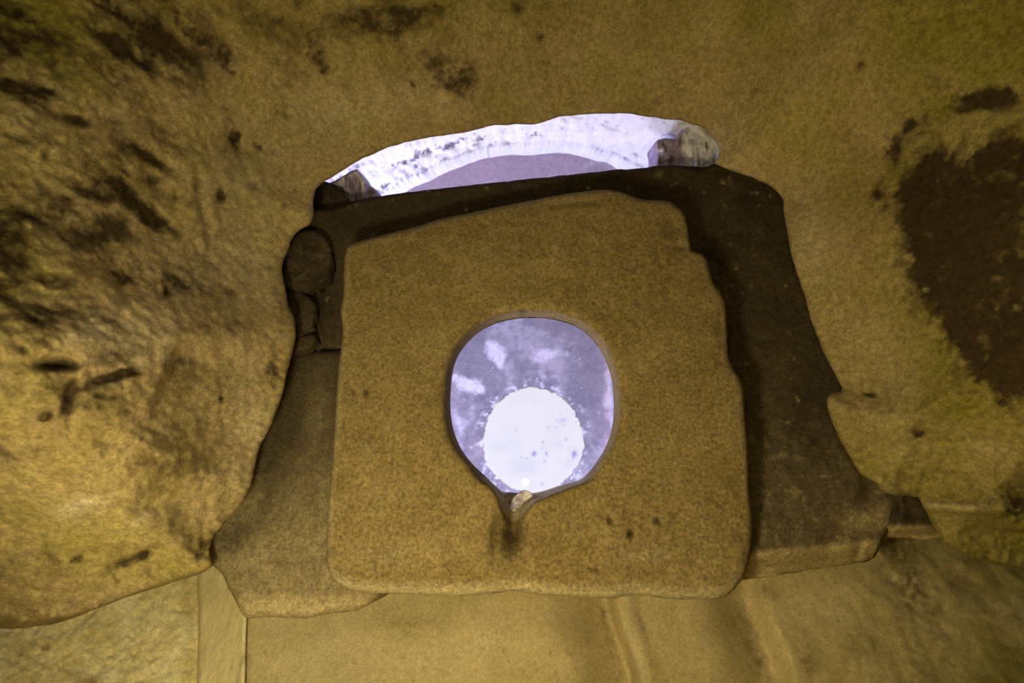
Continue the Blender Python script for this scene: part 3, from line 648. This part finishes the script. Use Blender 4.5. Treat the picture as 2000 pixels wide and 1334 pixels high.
BG = 'broken stones at the ends of the bright gap'
def chunk(pts, D0, label, seed, bl):
    def place(px, py, back):
        W0 = at_depth(px, py, np.full(len(px), D0))
        return at_depth(px, py, D0 + .03 * ridged(W0 * np.array([2.0, .6, .6]), 22, 3, seed) + .01 * fbm(W0, 70, 3, seed + 3) + back)
    o = sheet('broken_stone', spline(pts, 3, 2.0, seed=seed), MAUVE, place, step=2.6, rnd=6, rnd_h=.02, rim=[lambda W, p: W + np.array([0, -.03, .08])], cap=False,
              stain_shade=lambda px, py, W: np.clip(.8 * smooth(.1, .5, fbm(W * np.array([2, .5, .5]), 40, 4, seed + 5)), 0, 1), pale_lit=bl)
    return tag(o, label, 'stone', BG)
chunk([(634, 362), (660, 350), (684, 336), (698, 332), (708, 345), (716, 362), (728, 364), (738, 374), (742, 388), (700, 405), (676, 402), (660, 385), (646, 370)], 1.42, 'broken mauve stone at the left tip of the bright gap', 141,
      lambda px, py, W: np.clip(.8 * smooth(-.05, .5, fbm(W * np.array([2, .5, .5]), 35, 4, 151)) + .7 * smooth(350, 335, py), 0, 1))
chunk([(1280, 334), (1282, 300), (1280, 278), (1296, 271), (1318, 270), (1326, 258), (1340, 248), (1362, 252), (1384, 268), (1396, 290), (1398, 330), (1370, 338), (1320, 338)], 1.46, 'broken brown stone block at the right end of the bright gap', 145,
      lambda px, py, W: np.clip(.6 * smooth(.0, .5, fbm(W * np.array([2, .5, .5]), 35, 4, 155)) + 1.0 * smooth(1325, 1350, px) * (.75 + fbm(W, 50, 3, 158)), 0, 1))  # right part paled bluish, painting the upper room light on it

# dome of the upper room
DC = np.array([.1, -.75, CAM[2] + 1.15]); RX, RZ = 2.3, 1.85
nr, na = 300, 660
th = math.pi / 2 * np.linspace(0.0, 1, nr) ** 1.25; ph = np.linspace(0, 2 * math.pi, na, endpoint=False)
TH, PH = np.meshgrid(th[1:], ph, indexing='ij')
dirs = np.stack([np.sin(TH) * np.cos(PH), np.sin(TH) * np.sin(PH), np.cos(TH)], -1).reshape(-1, 3)
dirs = np.vstack([[0, 0, 1], dirs])
dw = DC + dirs * np.array([RX, RX, RZ])
dw = dw + dirs * (.008 * fbm(dw, 1.5, 4, 161) + .004 * fbm(dw, 12, 4, 162))[:, None]
fq = []
I = 1 + np.arange((nr - 2))[:, None] * na + np.arange(na)[None]
J = 1 + np.arange((nr - 2))[:, None] * na + (np.arange(na)[None] + 1) % na
quads = np.stack([I, I + na, J + na, J], -1).reshape(-1, 4)
cap_t = [(0, 1 + k, 1 + (k + 1) % na) for k in range(na)]
def project(W):
    v = W - CAM; z = v @ FWD; return 1000 + F * (v @ RIGHT) / z, 667 - F * (v @ UP) / z
qx, qy = project(dw)
front = (dw - CAM) @ FWD > .5
qx = qx + 14 * fbm(dw, 7, 4, 191, .7) * front; qy = qy + 14 * fbm(dw, 7, 4, 193, .7) * front
nb = fbm(dw, 4, 5, 163, .6); nb2 = fbm(dw, 14, 4, 164, .65)
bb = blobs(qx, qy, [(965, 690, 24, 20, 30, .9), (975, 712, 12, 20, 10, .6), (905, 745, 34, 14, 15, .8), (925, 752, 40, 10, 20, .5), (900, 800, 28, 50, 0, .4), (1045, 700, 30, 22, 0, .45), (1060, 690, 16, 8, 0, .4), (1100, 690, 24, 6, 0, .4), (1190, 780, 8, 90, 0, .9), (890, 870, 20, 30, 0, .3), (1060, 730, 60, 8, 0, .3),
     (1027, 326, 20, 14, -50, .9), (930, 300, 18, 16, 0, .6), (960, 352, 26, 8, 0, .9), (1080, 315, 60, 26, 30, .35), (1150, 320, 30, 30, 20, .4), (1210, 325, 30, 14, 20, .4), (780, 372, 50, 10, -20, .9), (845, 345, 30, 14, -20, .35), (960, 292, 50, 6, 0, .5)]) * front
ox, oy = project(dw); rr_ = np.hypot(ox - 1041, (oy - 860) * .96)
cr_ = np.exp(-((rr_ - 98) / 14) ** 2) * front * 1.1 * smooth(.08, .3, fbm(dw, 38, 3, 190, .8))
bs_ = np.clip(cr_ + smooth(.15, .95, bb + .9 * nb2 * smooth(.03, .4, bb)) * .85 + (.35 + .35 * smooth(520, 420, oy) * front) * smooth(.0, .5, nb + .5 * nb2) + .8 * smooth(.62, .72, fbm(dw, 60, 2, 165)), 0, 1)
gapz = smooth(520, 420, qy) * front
sd = np.clip(.22 * smooth(.0, .6, fbm(dw, 5, 4, 166, .6)) + gapz * (1 - bs_) * (.8 - .5 * smooth(1120, 1200, qx)) + .4 * np.exp(-((qx - 1188) / 12) ** 2) * front, 0, 1)  # strip at the right paints the pink glow of the lit inner rim
me_faces = [tuple(q) for q in quads.tolist()] + cap_t
dome = link('ceiling_dome', dw, me_faces, DOME, attrs={'stain_shade': sd, 'bleach_lit': bs_})
tag(dome, 'mauve plastered dome of the room above the slab', kind='structure')

# floor of the upper room around the opening
k = 96; ang = np.linspace(0, 2 * math.pi, k, endpoint=False)
fl_out = np.c_[DC[0] + 2.32 * np.cos(ang), DC[1] + 2.32 * np.sin(ang), np.full(k, CAM[2] + 1.50)]
fl_in = np.c_[.05 + .95 * np.cos(ang), -.62 + .98 * np.sin(ang), np.full(k, CAM[2] + 1.50)]
se = lambda v: np.sign(v) * np.abs(v) ** .35
fl_in[:, 0] = .03 + .62 * se(np.cos(ang)); fl_in[:, 1] = -.84 + .82 * se(np.sin(ang))
ff = [(i, (i + 1) % k, k + (i + 1) % k, k + i) for i in range(k)]
fo = link('floor_upper', np.vstack([fl_out, fl_in, fl_out + [0, 0, .03], fl_in + [0, 0, .03]]), ff + [(2*k+i, 3*k+i, 3*k+(i+1) % k, 2*k+(i+1) % k) for i in range(k)] + [(k+i, k+(i+1) % k, 3*k+(i+1) % k, 3*k+i) for i in range(k)], WHITE)
skv = []; skf = []  # unseen lining added to stop upper light leaking onto the lower walls
for i in range(k):
    x, y = fl_in[i, 0], fl_in[i, 1]
    lo = 1.119 if (y > -.6 and abs(x) < .30) else (1.243 if y > -.6 else 1.46)
    skv += [(x, y, CAM[2] + lo), (x, y, CAM[2] + 1.52)]
for i in range(k):
    j = (i + 1) % k; skf.append((2 * i, 2 * j, 2 * j + 1, 2 * i + 1))
skirt = tag(link('wall_light_blocker', skv, skf, WHITE, smooth_=False), 'short unseen light-blocking lining added between the slabs and the floor above', kind='structure')
tag(fo, 'pale floor of the room above around the opening', kind='structure')

# round skylight in the crown of the dome
def emis_glass():
    m = bpy.data.materials.new('backlit_frosted_glass'); m.use_nodes = True
    nt = m.node_tree; N = nt.nodes; L = nt.links; bs = N['Principled BSDF']
    bs.inputs['Base Color'].default_value = (.06, .06, .08, 1); bs.inputs['Roughness'].default_value = .5
    at = N.new('ShaderNodeAttribute'); at.attribute_name = 'stain_shade'
    x = N.new('ShaderNodeMix'); x.data_type = 'RGBA'
    x.inputs[6].default_value = (.93, .92, 1.0, 1); x.inputs[7].default_value = (.36, .33, .72, 1)
    cl = N.new('ShaderNodeClamp'); L.new(at.outputs['Fac'], cl.inputs[0]); L.new(cl.outputs[0], x.inputs[0])
    L.new(x.outputs[2], bs.inputs['Emission Color']); bs.inputs['Emission Strength'].default_value = .66
    return m
GLASS = emis_glass()
cc = [(1041 + 98 * math.cos(a) * (1 + .012 * math.sin(5 * a + 1) + .01 * math.sin(3 * a)), 860 + 102 * math.sin(a) * (1 + .012 * math.sin(4 * a + 2))) for a in np.linspace(0, 2 * math.pi, 220, endpoint=False)]
cc = np.array(cc); c3 = np.c_[cc, np.zeros(len(cc))]
cc = cc + 5.0 * np.c_[fbm(c3, 1/7, 3, 171, .8), fbm(c3, 1/7, 3, 172, .8)]
# height of the dome over a viewing point, less a finger's breadth
def dome_h(px, py):
    r = ray(px, py); A = np.array([RX, RX, RZ]); o_ = (CAM - DC) / A; d_ = r / A
    aa = (d_ ** 2).sum(1); bb_ = (d_ * o_).sum(1); c_ = (o_ ** 2).sum() - 1
    t_ = (-bb_ + np.sqrt(bb_ ** 2 - aa * c_)) / aa; return t_ * r[:, 2]
def sky_place(px, py, back):
    return at_height(px, py, dome_h(px, py) - .022 + back)
SPOTS = [(1043, 886, 5.5, 5.5, 0, 1), (1067, 886, 5, 6, 0, .9), (1061, 864, 3, 3, 0, .9), (1060, 874, 4, 3, 0, .5), (1064, 901, 3, 2.5, 0, .7), (1018, 893, 2, 2, 0, .8), (1028, 895, 2, 2, 0, .6), (1008, 841, 2.2, 2.2, 0, .7), (1072, 835, 4, 2, 0, .6), (1086, 820, 4, 2, 0, .7), (1100, 822, 9, 8, 0, .6), (1107, 857, 4, 4, 0, .8), (1121, 887, 7, 10, 0, .9), (1092, 870, 8, 6, 0, .4), (1110, 905, 8, 8, 0, .4), (1058, 945, 4, 4, 30, .8), (1022, 912, 26, 18, 0, .28), (972, 875, 20, 5, 0, .2)]
def sky_stain(px, py, W):
    b = blobs(px, py, SPOTS); n = fbm(W, 75, 3, 175, .7); right = blobs(px, py, [(1105, 860, 40, 60, 0, 1)])
    return np.clip(np.where(b > .35, smooth(.3, .9, b + .5 * n) , .6 * b) + .75 * smooth(.38, .55, n) * right + .08 * smooth(0, .5, fbm(W, 8, 3, 177)), 0, 1)
sky = sheet('window_1', cc, GLASS, sky_place, step=2.0, rnd=4, rnd_h=.01, rim=[up(.035)], cap=False, stain_shade=sky_stain)
tag(sky, 'round frosted skylight glowing white in the dome', kind='structure')

# small round lamp hanging below the skylight
def ring_mesh(c, R, r, n=28, m_=10):
    V = []; Fq = []
    for i in range(n):
        a = 2 * math.pi * i / n
        for j in range(m_):
            b_ = 2 * math.pi * j / m_
            V.append((c[0] + (R + r * math.cos(b_)) * math.cos(a), c[1] + (R + r * math.cos(b_)) * math.sin(a), c[2] + r * math.sin(b_)))
            Fq.append((i * m_ + j, ((i + 1) % n) * m_ + j, ((i + 1) % n) * m_ + (j + 1) % m_, i * m_ + (j + 1) % m_))
    return V, Fq
bulb_m = bpy.data.materials.new('bulb_glow'); bulb_m.use_nodes = True
b_ = bulb_m.node_tree.nodes['Principled BSDF']; b_.inputs['Emission Color'].default_value = (1, 1, 1, 1); b_.inputs['Emission Strength'].default_value = 3.0
hs = dome_h(np.array([1026.0]), np.array([942.0]))[0]
lc = at_height(1026, 942, hs - .10)
root = bpy.data.objects.new('pendant_lamp', None); COL.objects.link(root); root.location = lc
tag(root, 'tiny round lamp glowing at the lower edge of the skylight', 'lamp')
V, Fq = ring_mesh((0, 0, 0), .013, .0055); link('ring', V, Fq, bulb_m, parent=root)
Vc, Fc_ = ring_mesh((0, 0, .004), .0025, .0022, 16, 8); link('bulb', Vc, Fc_, bulb_m, parent=root)
stem = [(.002 * math.cos(a), .002 * math.sin(a), z) for z in (.004, .075) for a in np.linspace(0, 2 * math.pi, 8, endpoint=False)]
link('stem', stem, [(i, (i + 1) % 8, 8 + (i + 1) % 8, 8 + i) for i in range(8)], JAMB, parent=root)

# floor of the lower chamber, below the camera
nx = 40; gx, gy = np.meshgrid(np.linspace(-3, 3, nx), np.linspace(-3, 3, nx), indexing='ij')
fv = np.c_[gx.ravel(), gy.ravel(), np.zeros(nx * nx)]; fv[:, 2] = .015 * fbm(fv, 2, 3, 181) - .02
fi = np.arange(nx * nx).reshape(nx, nx)
fq = np.stack([fi[:-1, :-1], fi[1:, :-1], fi[1:, 1:], fi[:-1, 1:]], -1).reshape(-1, 4)
fl = link('floor', fv, fq, SOIL); tag(fl, 'packed earth floor of the lower chamber', kind='structure')
